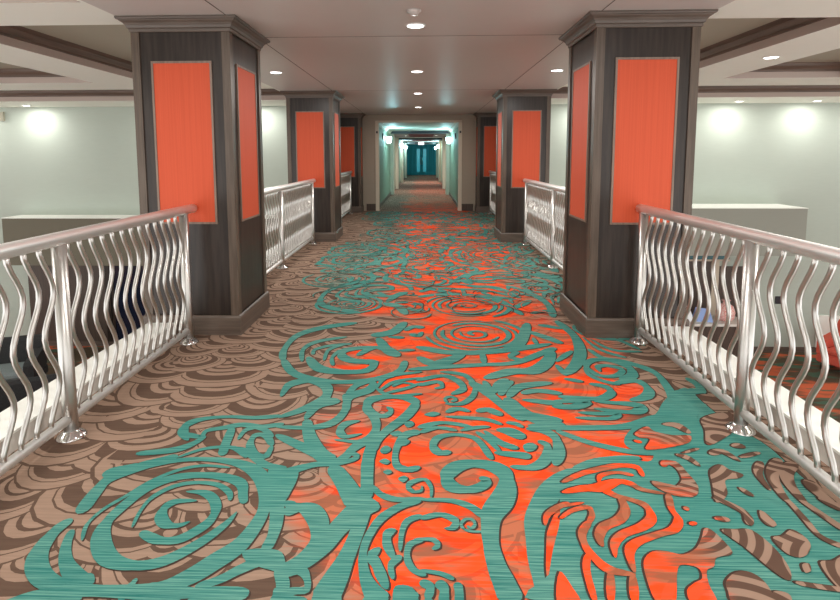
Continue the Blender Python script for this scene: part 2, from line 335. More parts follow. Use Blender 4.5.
# strokes: x, y, width triples in photo pixels;  T teal band, H gap showing the ground, P teal patch, G gap patch
ST = """
T 244 504 6 243 497 8 240 483 9 215 476 9 180 477 9 150 487 10 125 505 12 105 525 13 101 543 15 110 560 15 135 566 13 165 561 12 200 543 10 225 525 7 237 512 2
T 132 528 3 140 512 4 152 498 5 173 487 5 195 483 5 217 485 5 229 493 5 230 501 4
T 190 522 2 178 526 6 166 525 9 161 517 10 165 508 9 176 502 7 197 501 4
T 186 492 3 203 493 7 213 499 8 216 510 9 209 522 10 195 532 10 178 540 10 160 541 10 149 537 9 141 532 6
T 82 541 3 87 525 4 103 510 4 125 497 4 150 482 4 180 470 4 205 466 4 230 468 3
T 80 514 14 92 497 15 108 480 12 130 472 8 155 465 6 185 460 6 215 460 7 240 464 9 257 473 12 265 487 13 266 503 14 258 522 15 240 545 17 215 562 19 190 577 18 160 588 14 120 591 15 80 590 15 52 584 16 39 573 16 37 558 16 45 543 16 58 529 14 72 519 8
T 104 478 8 112 474 16 128 470 14 142 466 10
T 72 530 7 66 546 8 66 562 10 75 576 14 92 585 12
T 272 465 6 275 485 12 277 510 13 274 533 13 264 553 12
P 243 552 262 549 282 553 284 572 268 570 255 566 246 562
T 280 560 16 262 561 12 240 570 10 220 580 9 195 588 9
T 138 599 10 165 596 12 200 593 13 235 592 12 247 597 9
P 274 572 284 570 290 585 283 602 270 602 276 588
T 62 588 10 68 598 14 72 606 16
T 120 590 4 122 599 6 118 606 6
T 188 441 3 183 433 8 186 426 9 196 421 7 212 418 5 232 417 5 255 418 6 282 416 6
T 184 434 6 200 437 6 207 431 5 224 428 6 242 425 7 262 427 6 284 424 6
T 205 436 6 197 442 6 180 449 8 160 452 8 136 454 7
T 136 466 8 160 461 9 178 456 8
T 222 456 9 225 446 9 229 436 9 232 428 7
T 272 446 6 266 436 6 255 436 6 250 445 7 255 455 7 266 456 7 272 446 6
T 235 448 6 250 454 7 263 464 7 276 468 8 286 470 8
T 177 458 3 205 449 4 233 448 5 247 458 5
T 238 440 5 245 431 5 256 428 5 266 431 5 272 438 5
T 276 427 5 308 428 7 330 424 8 342 415 8 347 404 8 345 394 6
T 281 417 4 310 408 6 325 400 7
T 307 420 9 308 430 10 312 442 12 320 454 13 332 462 14
T 307 418 8 313 407 7 322 402 7 338 400 8
T 276 435 6 300 446 9 325 457 12
T 278 476 10 295 470 9 315 465 7 335 463 9 345 457 8 352 450 8 362 443 10 375 440 10
T 334 465 5 350 461 5 357 457 5 352 453 5
P 278 472 297 471 297 480 291 492 284 503 276 506
T 332 466 12 343 481 15 351 494 18 358 506 20
T 373 442 12 368 460 14 367 478 13 367 500 14
T 372 452 10 378 440 8 388 430 8 403 419 9 412 410 9 415 403 9 406 398 8 388 397 7 371 400 9 367 408 9 374 415 8 385 416 6 391 411 5 387 407 3
T 369 412 6 375 420 8 376 429 9 371 437 8 360 442 6 345 441 4 334 440 2
T 360 421 3 346 424 7 340 431 8 345 437 6 362 434 2
T 420 432 8 406 435 8 398 445 7 395 456 7 397 466 7 408 470 8 420 467 5
T 400 446 6 408 440 7
T 371 485 4 381 495 6 398 500 7 425 499 5
T 431 498 3 431 488 4 425 480 4 413 482 5 408 487 5 413 492 4 421 491 3 422 486 2
P 380 450 386 446 391 449 388 453 382 454
P 379 462 385 459 390 462 386 465
P 404 424 411 421 414 425 408 428
P 390 434 398 431 402 434 396 437
P 383 472 389 470 392 473 387 475
P 398 479 404 476 408 479 403 483
T 284 515 10 297 508 12 311 511 16 319 525 18 317 543 17 307 558 17 294 567 16 276 573 14
T 286 508 16 296 503 10
T 374 500 24 356 512 20 339 528 18 325 545 17 308 560 15 300 566 12
T 280 575 10 300 571 10 307 580 6 306 590 8 292 592 9 278 597 8
T 367 498 20 361 520 16 354 540 15 346 558 17 336 578 24 322 604 30
T 421 501 6 400 507 7 381 519 8 369 536 8 363 553 9 364 572 10 370 588 14 382 604 22
T 422 516 6 408 521 6 402 532 6 400 552 5
T 396 530 4 388 534 9 387 545 9 394 560 5
T 380 548 4 372 556 10 377 566 9 381 576 10 387 590 6
T 401 556 7 391 566 7 393 580 5
T 424 540 5 410 545 6 407 558 7 413 570 6 426 576 6
P 395 587 412 588 418 604 395 604
T 513 604 27 504 583 23 497 567 20 492 550 19 490 533 18 492 515 19 502 500 20 507 485 17 503 473 16 490 466 13 470 464 12 455 468 13 447 477 14 452 487 13 468 490 10 481 487 9 487 481 8 479 478 5
T 545 604 16 540 585 14 536 565 15 535 545 17 535 525 19 541 508 19 550 492 18 563 480 16 580 471 12
T 420 500 5 450 501 6 470 507 7 485 518 8
T 420 519 6 440 515 6 455 521 7 453 528 6 444 529 3
T 464 530 3 461 525 3 465 520 3 472 520 3 475 525 3 471 529 3 467 526 2
T 464 530 3 472 532 3 482 532 3
T 414 540 4 432 540 5 438 546 5 432 550 3
T 420 571 5 440 574 5 454 580 5
T 420 582 8 430 588 9 427 600 8
T 437 582 9 444 590 10 443 604 11
T 457 583 9 459 592 10 459 604 10
T 418 428 7 440 423 5 460 425 5 475 429 4
T 420 433 5 437 428 5 457 431 4
T 445 417 3 465 418 5 487 420 5 502 425 4
T 460 431 3 475 428 5 490 427 4
P 424 415 433 412 440 414 433 417
T 446 413 4 457 409 6 470 412 4
T 476 412 5 488 410 7 502 416 7
T 492 460 8 480 443 6 470 437 5 453 435 5 438 438 6 433 446 8 439 453 8 451 452 6
T 476 432 4 488 440 5 500 452 5
T 484 431 4 500 443 7 518 449 7
T 496 430 5 510 432 11 524 439 10
T 494 453 6 515 455 9 531 457 10
P 523 446 530 443 537 446 534 451 526 452
T 538 441 5 547 446 7 547 456 9 541 464 9 530 468 8 510 467 6
T 506 398 12 520 411 12 540 421 12 565 427 12
T 526 429 6 543 431 8 555 438 9 559 452 11 555 466 7
T 506 423 5 515 424 5 523 428 4
T 558 406 6 575 406 6 588 400 4
T 528 426 8 560 428 8 600 428 8 630 426 8 664 416 10
T 556 431 6 580 440 6 605 447 7 640 453 7 695 453 8
P 545 604 549 575 553 550 560 520 560 490 568 476 580 467 600 459 620 457 648 462 652 454 630 449 624 440 633 428 655 415 665 400 685 388 702 402 718 415 740 430 768 447 800 476 850 520 850 606
T 575 476 16 600 463 12 640 458 9
H 560 483 4 580 474 5 600 469 6 618 466 6 635 468 6 641 477 5
H 597 483 3 599 476 4 615 473 4 632 476 4
H 560 493 4 580 489 8 598 488 11 615 482 7 628 484 6 640 490 5 662 494 4
H 600 489 8 613 496 6 628 500 5 643 506 7 649 518 8 640 527 8 620 535 7 612 545 7 613 558 3
H 618 497 8 623 510 8 617 520 8 602 527 8 597 537 8 600 547 6
H 666 494 6 669 509 6 676 520 7 671 530 7 655 535 6 634 543 7 627 553 8 632 573 5
H 558 507 4 582 503 3
H 558 519 3 570 511 4 585 508 6 590 515 5 586 524 4
H 588 521 5 580 533 7 583 546 8 592 558 8 607 570 9 633 575 5
H 586 554 5 584 570 7 593 604 8
H 608 571 7 608 604 8
H 630 574 7 632 604 9
G 641 562 650 552 665 552 680 555 693 549 699 538 702 529 711 532 730 553 714 558 711 567 704 571 706 585 714 604 690 604 684 591 692 583 699 579 697 570 688 566 677 566 674 576 672 604 655 604 645 583
G 557 572 570 588 578 604 555 604
H 543 526 3 545 516 5 555 508 5 567 503 4
G 633 434 645 427 653 432 673 436 688 436 687 443 667 448 644 450 648 440 638 438
H 661 425 4 675 426 8 688 434 7
H 632 441 4 640 443 4
H 674 455 4 687 459 6 698 467 4
H 680 454 2 697 449 3
H 661 467 4 664 463 6 673 465 8 681 473 9 687 484 12 682 492 14 666 489 12 650 482 5
H 681 508 5 687 510 5
H 687 525 4 694 523 4
H 711 498 5 730 506 6 744 515 7 747 526 6
H 712 519 6 727 520 8
G 719 531 734 530 750 531 772 549 786 568 787 581 772 573 742 548
G 757 511 765 515 774 525 767 527 759 520
G 770 538 780 536 790 530 807 543 803 556 790 557 778 549
G 799 565 806 564 808 571 802 573
G 817 563 830 561 845 556 845 592 830 583
H 792 583 5 815 587 6 845 591 7
G 723 582 732 573 745 572 757 578 767 590 770 604 732 604 725 592
G 770 592 785 594 788 604 770 604
H 783 498 5 800 517 6 818 537 6 845 549 7
H 796 499 5 815 512 7 845 533 9
H 816 498 8 845 512 12
G 700 419 720 413 737 416 734 430 707 446 703 431
H 730 447 6 742 446 9
H 708 455 5 720 452 7 738 462 4
H 738 458 4 758 453 4
G 708 471 718 465 727 470 741 475 736 479 723 481 725 495 714 503 710 485
H 759 462 5 756 474 6 768 491 4
H 777 459 7 770 473 8 775 488 8 787 504 6
H 792 463 8 784 473 9 788 486 9 803 504 8
H 805 480 10 815 492 14 832 506 10
H 737 488 5 751 497 6
T 588 349 5 602 358 5 624 362 6 653 372 7 667 387 8 674 402 9 670 413 9 655 422 9
T 600 372 4 598 367 5 608 366 5 622 370 5 616 376 5 600 376 5 588 369 5 587 364 5 595 360 6 613 361 7 629 368 8 632 376 8 620 380 6
T 585 366 3 588 374 5 602 381 5 620 385 5
T 613 384 5 635 381 7 648 389 8 646 397 8 630 401 5
T 589 384 5 605 387 6 611 393 7 600 399 7 575 398 6 558 397 6
T 552 402 6 580 401 7 588 403 6 575 408 6 552 407 6
T 594 402 4 625 404 7 641 407 9 637 412 8 620 412 6 594 409 4
T 578 413 4 600 414 6 618 414 5 610 419 5 575 418 5
T 556 321 8 573 335 9 580 350 10 577 363 9 566 375 7
T 572 351 5 556 362 4
T 564 379 5 583 382 6
T 556 365 6 566 376 7
T 582 337 2 600 350 4 626 358 4
T 590 339 2 612 350 4 642 352 4
T 598 336 3 620 341 4 640 350 4
T 608 336 3 628 340 3 645 346 3
T 672 395 8 690 392 9 705 391 8
T 676 404 6 706 405 7
T 683 419 8 695 415 10 710 420 8
T 686 378 6 697 385 8 704 394 6
T 416 347 7 453 353 8 500 351 8 551 344 6
T 527 323 7 524 335 9 517 345 10 505 351 8
T 418 357 7 433 364 9 448 361 10 464 354 6
T 408 370 6 445 367 7 483 365 6 515 363 6 540 354 6 555 348 6
T 552 351 7 547 362 10 533 371 11 510 372 10 484 379 7
T 482 352 6 484 364 8
T 518 352 5 510 357 5 521 360 5
T 416 381 5 442 376 5 457 381 6 463 389 7 451 395 4
T 440 372 4 463 375 5 474 385 5 473 396 5 461 404 5 445 404 4
T 447 403 3 445 399 3 451 397 3 456 400 3 451 402 3
T 418 386 5 437 382 5 442 387 4 434 389 3
T 470 382 8 487 393 9 503 406 8 524 421 10
T 484 381 7 490 392 8
T 493 394 6 498 385 7 507 379 6
T 500 396 6 505 388 6 512 381 5
T 508 398 6 520 387 8 552 383 7
T 506 401 8 525 414 9 562 421 10
T 521 394 5 537 391 7 562 394 7
T 522 400 5 550 403 8 562 404 8
T 526 331 5 547 338 7 562 344 6
T 538 325 5 562 329 5
T 533 338 5 537 345 6
T 283 361 6 284 350 7 297 336 7 322 328 7 357 323 6
T 283 359 6 293 373 7 320 381 8 355 382 7 382 378 7 400 371 7 405 361 9
T 302 362 4 303 350 5 317 342 5 347 337 4
T 308 357 6 318 368 9 338 372 9 366 371 7 373 363 9 352 361 8 342 356 8 347 350 7 375 347 5
T 357 356 6 373 348 6 388 350 8 398 357 9
T 313 355 4 315 350 4 330 346 4 352 344 4
T 324 361 4 329 350 4 347 344 3
T 333 366 4 332 358 4 340 350 4
T 371 336 8 393 332 9 405 322 8
T 378 338 7 387 350 9 398 356 9
T 388 337 4 404 338 6
T 405 331 5 413 327 5 424 328 6
T 410 334 5 418 336 5 422 332 4
T 398 351 4 415 350 5
T 376 389 3 388 377 4 422 372 4
T 380 391 3 395 382 4 422 378 3
T 384 394 3 405 389 4 422 383 3
T 376 388 3 390 396 4 422 394 4
T 392 387 3 402 383 3 415 385 3
T 281 397 6 290 385 9 310 381 8 326 387 9 325 398 10 305 409 8 278 418 5
T 374 382 8 369 390 9 352 396 9 347 402 9 346 412 8
T 372 381 5 356 386 6 347 396 7
T 305 420 7 318 406 9 340 401 9
"""
class Rib(MB): pass
def parse(s):
    k, *n = s.split(); n = [float(q) for q in n]
    if k in 'TH': return k, [(*fl(n[i], n[i + 1]), n[i + 2]) for i in range(0, len(n), 3)]
    return k, [fl(n[i], n[i + 1]) for i in range(0, len(n), 2)]
def widths(pts):
    """stroke widths seen in the photo, turned into metres on the floor"""
    pts = smooth(pts); n = len(pts); out = []
    for i, (x, y, wd) in enumerate(pts):
        a, b = pts[max(0, i - 1)], pts[min(n - 1, i + 1)]
        tx, ty = b[0] - a[0], b[1] - a[1]; q = math.hypot(tx, ty) or 1; nx, ny = -ty / q, tx / q
        d_ = max(y, .8) + .15
        out.append((x, y, WF * wd * (abs(nx) * d_ / F_PX + abs(ny) * d_ / F_PX * (d_ / EYE) ** .45)))
    return out
WF = .86
def up(v, f):
    a, b, c = v[f[0]], v[f[1]], v[f[2]]
    return f if (b[0] - a[0]) * (c[1] - a[1]) - (b[1] - a[1]) * (c[0] - a[0]) >= 0 else (f[0], f[2], f[1])
def ribbon(g, pts, z, mi, dx=0, dy=0, add=0.0):
    n = len(pts); L = []; Rr = []
    for i, (x, y, wd) in enumerate(pts):
        a, b = pts[max(0, i - 1)], pts[min(n - 1, i + 1)]
        tx, ty = b[0] - a[0], b[1] - a[1]; q = math.hypot(tx, ty) or 1; nx, ny = -ty / q, tx / q
        h = wd / 2 + add
        e = min(i, n - 1 - i)
        if e == 0: h *= .35
        elif e == 1: h *= .8
        L.append((x + nx * h + dx, y + ny * h + dy, z)); Rr.append((x - nx * h + dx, y - ny * h + dy, z))
    v = L + Rr
    g.add(v, [up(v, f) for i in range(n - 1) for f in ((i + n, i + 1 + n, i + 1), (i + n, i + 1, i))], mi)
def patch(g, pts, z, mi, dx=0, dy=0):
    pts = smooth(pts, 4, True)
    tri = tessellate_polygon([[Vector((x, y, 0)) for x, y in pts]])
    out = []
    for t_ in tri:
        a, b, c = [pts[i] for i in t_]
        if (b[0] - a[0]) * (c[1] - a[1]) - (b[1] - a[1]) * (c[0] - a[0]) < 0: t_ = (t_[0], t_[2], t_[1])
        out.append(tuple(t_))
    g.add([(x + dx, y + dy, z) for x, y in pts], out, mi)
FX0, FX1 = -2.42, 2.23
fm = MB()
fm.add([(FX0, -4, 0), (FX1, -4, 0), (FX1, YP + .15, 0), (FX0, YP + .15, 0)], [(0, 1, 2, 3)], 0)
fm.add([(CL, YP + .15, 0), (CR_, YP + .15, 0), (CR_, YE, 0), (CL, YE, 0)], [(0, 1, 2, 3)], 0)
fm.add([(FX0, -4, -.45), (FX1, -4, -.45), (FX1, YP, -.45), (FX0, YP, -.45)], [(3, 2, 1, 0)], 5)
fm.add([(FX0, -4, -.45), (FX0, -4, 0), (FX0, YP, 0), (FX0, YP, -.45)], [(0, 1, 2, 3)], 5)
fm.add([(FX1, -4, -.45), (FX1, -4, 0), (FX1, YP, 0), (FX1, YP, -.45)], [(3, 2, 1, 0)], 5)
# shell scallops of the brown ground, overlapping like shingles
rnd = random.Random(11)
def scallop(cx, cy, r, ang):
    seg = 22 if cy < 7 else 14
    ex = rnd.uniform(1.0, 1.3)
    rings = [(1.0, 2), (.965, 1), (.82, 2), (.80, 1), (.74, 2), (.56, 1), (.46, 2), (.41, 1), (.32, 2), (.26, 1), (.17, 2), (.11, 1)]
    ux, uy = math.cos(ang), math.sin(ang)
    for k, (f, mi) in enumerate(rings):
        o = r * (1 - f) * .74      # rings crowd together away from the viewer
        ox, oy = cx - ux * o, cy - uy * o
        vs = [(ox, oy)]
        for i in range(seg):
            a = 2 * math.pi * i / seg; rr_ = r * f * (1 + .05 * math.sin(3 * a + cx * 7))
            vs.append((ox + rr_ * ex * math.cos(a), oy + rr_ * math.sin(a)))
        x_ok = all(FX0 < q[0] < FX1 for q in vs)
        vs = [(min(max(x, FX0), FX1), y) for x, y in vs]
        z = .0004 + k * .000012
        fm.add([(x, y, z + .0006 * ((x - cx) * ux + (y - cy) * uy) + .0002) for x, y in vs], [(0, 1 + i, 1 + (i + 1) % seg) for i in range(seg)], mi)
y = 1.15; row = 0
while y < YP:
    x = FX0 + (.10 if row % 2 else .26)
    while x < FX1:
        scallop(x + rnd.uniform(-.07, .07), y + rnd.uniform(-.06, .06), rnd.uniform(.17, .30), R(-90 + rnd.uniform(-50, 35)))
        x += rnd.uniform(.36, .50)
    y += .215; row += 1
PER = 3.12
strokes = [parse(s) for s in ST.strip().splitlines()]
n_traced = len(strokes)
strokes = [(k_, widths(p) if k_ in 'TH' else p) for k_, p in strokes]
# big rosettes as rings round a centre
def arc(cx, cy, r, a0, a1, w0, w1, r1=None, n=12):
    r1 = r if r1 is None else r1; out = []
    for i in range(n + 1):
        u = i / n; a = R(a0 + (a1 - a0) * u); q = r + (r1 - r) * u
        out.append((cx + q * math.cos(a), cy + q * math.sin(a), (w0 + (w1 - w0) * u) ))
    return smooth(out, 3)
cx, cy = fl(475, 334)
for r_, a0, a1, wd in ((.42, -170, 60, .05), (.345, -300, 40, .03), (.28, -200, 130, .055), (.20, -330, -20, .028)):
    strokes.append(('T', arc(cx, cy, r_, a0, a1, wd * .6, wd)))
strokes.append(('T', arc(cx, cy, .13, -200, 250, .02, .045, .03)))
for px, py, rad in ((349, 304, .33), (338, 279, .42), (604, 330, .25)):
    cx, cy = fl(px, py)
    for q, a0, a1, wd in ((1, -215, 80, .05), (.8, -160, 130, .022), (.63, -290, 20, .045), (.45, -130, 200, .03), (.3, -200, 100, .03), (.16, -100, 230, .03)):
        strokes.append(('T', arc(cx, cy, rad * q, a0, a1, wd * .6, wd)))
def shifted(pts, c):
    """the design runs on to and fro: every other repeat is turned end for end"""
    f = (lambda y: y + c * PER) if c % 2 == 0 else (lambda y: 2 * Y0 + (c + 1) * PER - y)
    return [(p[0], f(p[1]), *p[2:]) for p in pts]
Y0 = 1.66
OFF = (.0075, -.005)
for c in range(-1, 4):
    for n_s, (k_, pts) in enumerate(strokes):
        if c < 0 and min(p[1] for p in pts) < 1.5: continue
        if n_s >= n_traced + 5 and c % 2: continue
        q = shifted(pts, c) if c else pts
        ys_ = [p[1] for p in q]; xs_ = [p[0] for p in q]
        if max(ys_) > YP or max(ys_) < -.5: continue
        q = [(min(max(p[0], FX0 + .03), FX1 - .03), *p[1:]) for p in q]
        e = n_s * .000004 + (.0006 if c % 2 else 0)      # each stroke a hair above the last, so none are coplanar
        if k_ == 'T': ribbon(fm, q, .0014 + e, 4, *OFF); ribbon(fm, q, .0026 + e, 3)
        elif k_ == 'P': patch(fm, q, .0014 + e, 4, *OFF); patch(fm, q, .0026 + e, 3)
        elif k_ == 'H': ribbon(fm, q, .0048 + e, 4); ribbon(fm, q, .0060 + e, 0, *OFF)
        else: patch(fm, q, .0048 + e, 4); patch(fm, q, .0060 + e, 0, *OFF)

# fine hair lines and small curls woven through the farther repeats
for i in range(520):
    yy = rnd.uniform(4.9, YP - .3); side = rnd.random()
    xx = rnd.uniform(-1.1, 1.75); r_ = rnd.uniform(.06, .30); a0 = rnd.uniform(0, 360)
    a = smooth(arc(xx, yy, r_, a0, a0 + rnd.uniform(90, 240), .006, rnd.uniform(.012, .022), r_ * rnd.uniform(.6, 1.0), 7), 1)
    a = [(min(max(p[0], FX0 + .03), FX1 - .03), min(p[1], YP), p[2]) for p in a]
    mi = rnd.choice((4, 0, 0, 3, 3)); z = .0076 + i * .000004
    if mi == 3: ribbon(fm, a, z - .0000015, 4, *OFF)
    ribbon(fm, a, z, mi)
# carpet materials: brown ground that turns to orange down the middle, woven in fine cross streaks
def carpet_mat(name, brown, orange, dull, rings=None):
    m = mat(name, brown, 0.95, 0, 0.08); t = NT(m)
    tc = t.n('ShaderNodeTexCoord'); sp = t.n('ShaderNodeSeparateXYZ'); t.l(tc.outputs['Object'], sp.inputs[0]); X, Y = sp.outputs[0], sp.outputs[1]
    big = t.noise((1.0, 1.6, 1), 1.15, 2); streak = t.noise((3.0, 70, 1), 1.0, 3, .6)
    wob = t.math('ADD', t.math('MULTIPLY', t.math('SUBTRACT', big, .5), 1.5), t.math('MULTIPLY', t.math('SUBTRACT', streak, .5), .55))
    l_ = t.ss(t.math('ADD', X, wob), -.62, -.28); r_ = t.math('SUBTRACT', 1.0, t.ss(t.math('ADD', X, wob), 1.02, 1.34))
    far = t.math('SUBTRACT', 1.0, t.math('MULTIPLY', t.ss(Y, 12.5, 20.0), .72))
    msk = t.math('MULTIPLY', t.math('MULTIPLY', l_, r_), far)
    gh = t.noise((1.5, 2.6, 1), 2.2, 2); ghs = t.math('ADD', gh, t.math('MULTIPLY', t.math('SUBTRACT', streak, .5), .35))
    org = t.mix(t.ss(ghs, .42, .58), orange, dull)
    if rings:
        vo = t.n('ShaderNodeTexVoronoi'); t.l(t.coords((2.6, 3.0, 1)), vo.inputs['Vector']); vo.inputs['Scale'].default_value = 1.0
        sn = t.math('SINE', t.math('MULTIPLY', vo.outputs['Distance'], 44.0)); bw = t.ss(sn, -.1, .25)
        brown_ = t.mix(bw, *rings[0]); orange_ = t.mix(t.math('MULTIPLY', t.math('SUBTRACT', 1.0, bw), .22), orange, dull); dull = t.mix(bw, tuple(q * .8 for q in dull), dull)
        org = t.mix(t.ss(ghs, .42, .58), orange_, dull)
    br = brown_ if rings else t.mix(t.math('MULTIPLY', t.ss(streak, .3, .72), .6), brown, tuple(c * .72 for c in brown))
    t.col(t.mix(msk, br, org)); t.bump(t.noise((220, 220, 1)), .25, .002); return m
CB = carpet_mat('carpet ground', (.135, .083, .058), (.82, .066, .013), (.36, .115, .060), [((.105, .061, .044), (.285, .187, .138))])
CLt = carpet_mat('carpet light scallop', (.300, .202, .148), (.82, .076, .016), (.42, .130, .068))
CDk = carpet_mat('carpet dark scallop', (.112, .070, .050), (.72, .056, .012), (.29, .100, .055))
CTl = mat('carpet teal', (.03, .25, .2), .95, 0, .08); t = NT(CTl)
s1 = t.noise((2.6, 150, 1), 1.0, 4, .65); s2 = t.noise((1, 1, 1), 1.1, 2)
tl = t.mix(t.ss(s1, .30, .72), (.013, .118, .110), (.150, .335, .270))
t.col(t.mix(t.math('MULTIPLY', t.ss(s2, .35, .65), .45), tl, (.026, .19, .165))); t.bump(t.noise((220, 220, 1)), .25, .002)
CLn = mat('carpet dark outline', (.055, .035, .028), .95, 0, .08)
fl_o = struct(fm.build('floor', [CB, CLt, CDk, CTl, CLn, M['curb']]))
# ---------------------------------------------------------------- columns
def make_column():
    root = empty('column'); W = CW
    MB().box(.012, W - .012, .012, W - .012, .0, CEIL - .02).build('shaft', M['wood_dark'], root)
    b = .066
    for sx in (0, 1):
        for sy in (0, 1):
            x0, x1 = (0, b) if sx == 0 else (W - b, W); y0, y1 = (0, b) if sy == 0 else (W - b, W)
            MB().bbox(x0, x1, y0, y1, .15, CEIL - .09, .006).build('corner_board', M['wood_frame'], root)
    pz0, pz1, hw, c = .958, 2.245, .230, W / 2
    for k in range(4):
        # panel built on the -Y face, then turned about the column axis
        rot = Matrix.Translation((c, c, 0)) @ Matrix.Rotation(k * math.pi / 2, 4, 'Z') @ Matrix.Translation((-c, -c, 0))
        p = MB().box(c - hw, c + hw, .004, .013, pz0, pz1); p.v = [tuple(rot @ Vector(q)) for q in p.v]
        po = p.build('panel', M['orange'], root)
        f = MB(); e = .017
        f.box(c - hw - e, c - hw, -.001, .013, pz0 - e, pz1 + e).box(c + hw, c + hw + e, -.001, .013, pz0 - e, pz1 + e)
        f.box(c - hw, c + hw, -.001, .013, pz1, pz1 + e).box(c - hw, c + hw, -.001, .013, pz0 - e, pz0)
        f.v = [tuple(rot @ Vector(q)) for q in f.v]; f.build('panel_frame', M['wood_trim'], po)
    MB().square_loft(0, W, 0, W, [(.0, 0), (.018, 0), (.018, .150), (.012, .162), (.004, .168), (0, .168)]).build('baseboard', M['wood_base'], root)
    cr = [(0, CEIL - .112), (.008, CEIL - .108), (.010, CEIL - .086), (.020, CEIL - .080), (.026, CEIL - .062), (.040, CEIL - .044), (.058, CEIL - .032), (.062, CEIL - .026), (.074, CEIL - .022), (.080, CEIL - .012), (.080, CEIL - .001), (0, CEIL - .001)]
    MB().square_loft(0, W, 0, W, cr).build('crown_moulding', M['wood_base'], root)
    return root
col0 = make_column(); first = True
names = {('l', 0): 'nearest left dark wood column with orange panels and stepped crown', ('r', 0): 'nearest right dark wood column with orange panels and stepped crown',
         ('l', 1): 'middle left dark wood column with orange panels, second from the camera', ('r', 1): 'middle right dark wood column with orange panels, second from the camera',
         ('l', 2): 'farthest left dark wood column beside the beige corridor wall', ('r', 2): 'farthest right dark wood column beside the beige corridor wall'}
for s in 'lr':
    for i, y in enumerate(COLY):
        c = col0 if first else copy_tree(col0); first = False
        c.location = (LO if s == 'l' else RI, y, 0)
        if i == 2:
            c.location = (c.location.x + (-.09 if s == 'l' else .06), YP - .51, 0); c.scale.y = .6
        tag(c, names[(s, i)], 'column', 'wood columns along the walkway')

# ---------------------------------------------------------------- railings with wavy balusters
RZ = 1.075
def baluster_mesh():
    b = MB(); n = 22; z0, z1 = .115, 1.055
    pts = [(0, -.043 * math.cos(4 * math.pi * k / n) * (1 if 0 < k < n else 1), z0 + (z1 - z0) * k / n) for k in range(n + 1)]
    b.tube(pts, .0128, 8)
    me = b.build('baluster', M['steel']); return me
bal0 = baluster_mesh(); COL.objects.unlink(bal0)
post0 = MB().tube([(0, 0, .004), (0, 0, .2), (0, 0, 1.05)], .036, 16).build('post', M['steel']); COL.objects.unlink(post0)
fl0 = MB().lathe((0, 0, 0), [(.0, .0005), (.075, .0005), (.075, .006), (.066, .015), (.05, .03), (.038, .036), (.036, .04)], 24).build('flange', M['chrome']); COL.objects.unlink(fl0)
def railing(X, y0, y1, posts, label, spacing=.106, bstart=None):
    root = empty('railing', (X, (y0 + y1) / 2, 0)); yo = (y0 + y1) / 2
    tag(root, label, 'railing', 'steel railings between the columns')
    h = MB().tube([(0, y0 - yo, RZ), (0, y1 - yo, RZ)], .036, 18); h.build('handrail', M['steel_rail'], root)
    MB().tube([(0, y0 - yo, .105), (0, posts[-1] - yo, .105)], .025, 14).build('bottom_rail', M['steel_rail'], root)
    for p in posts:
        o = post0.copy(); COL.objects.link(o); o.parent = root; o.location = (0, p - yo, 0)
        q = fl0.copy(); COL.objects.link(q); q.parent = o
    ys = [bstart if bstart is not None else y0] + list(posts)
    if bstart is None: ys = list(posts)
    for a, b in zip(ys, ys[1:]):
        n = max(1, round((b - a) / spacing)); st = (b - a) / n
        for k in range(1, n):
            o = bal0.copy(); COL.objects.link(o); o.parent = root; o.location = (0, a + k * st - yo, 0)
RXL, RXR = -1.892, 1.738
railing(RXL, -1.6, 4.28, [-.22, 1.22, 2.66, 4.10], 'steel railing with wavy balusters nearest on the left, ending at the front left column', bstart=-.22)
railing(RXR, -1.6, 4.28, [-.06, 1.38, 2.82, 4.20], 'steel railing with wavy balusters nearest on the right, ending at the front right column', bstart=-.06)
railing(RXL, 5.12, 9.12, [5.30, 6.94, 8.92], 'steel wavy railing on the left between the first and second columns')
railing(RXR, 5.12, 9.12, [5.30, 7.05, 8.92], 'steel wavy railing on the right between the first and second columns')
railing(RXL, 9.96, YP - .55, [10.15, 11.8, 13.65], 'sliver of steel wavy railing behind the middle left column')
railing(RXR, 9.96, YP - .55, [10.15, 11.8, 13.65], 'sliver of steel wavy railing behind the middle right column')

# ---------------------------------------------------------------- recessed downlights
def disk_light(name, size, watt, loc, parent, col=(1, .97, .92), kind='AREA', **k):
    l = bpy.data.lights.new(name, kind); l.energy = watt; l.color = col
    if kind == 'AREA': l.shape = 'DISK'; l.size = size
    else: l.shadow_soft_size = size
    for a, v in k.items(): setattr(l, a, v)
    o = bpy.data.objects.new(name, l); COL.objects.link(o); o.location = loc; o.parent = parent; return o
def make_downlight(r=.085):
    root = empty('downlight')
    MB().lathe((0, 0, 0), [(r * .82, -.0005), (r, -.0005), (r, -.006), (r * .9, -.012), (r * .82, -.008)], 28).build('trim_ring', M['fixture'], root)
    MB().lathe((0, 0, 0), [(.001, -.0012), (r * .82, -.0012), (r * .82, -.009), (r * .5, -.0105), (.001, -.011)], 28).build('lens', M['lens'], root)
    return root
dl0 = make_downlight(); dl_first = True
def downlight(x, y, z, label, group, watt, kind='AREA', aim=None, **k):
    global dl_first
    o = dl0 if dl_first else copy_tree(dl0); dl_first = False
    o.location = (x, y, z); tag(o, label, 'ceiling light', group)
    l = disk_light('downlight_lamp', .15 if kind == 'AREA' else .05, watt, (0, 0, -.02), o, kind=kind, **k)
    if aim: l.rotation_euler = aim
    return o
G1 = 'downlights along the walkway ceiling'
MC = -.075
downlight(MC + .01, 4.62, CEIL, 'largest round ceiling downlight, nearest on the walkway centreline', G1, DOWNLIGHT_W)
downlight(MC - .006, 7.07, CEIL, 'second round downlight from the camera on the walkway centreline', G1, DOWNLIGHT_W)
downlight(MC - .02, 9.51, CEIL, 'third round downlight from the camera on the walkway centreline', G1, DOWNLIGHT_W)
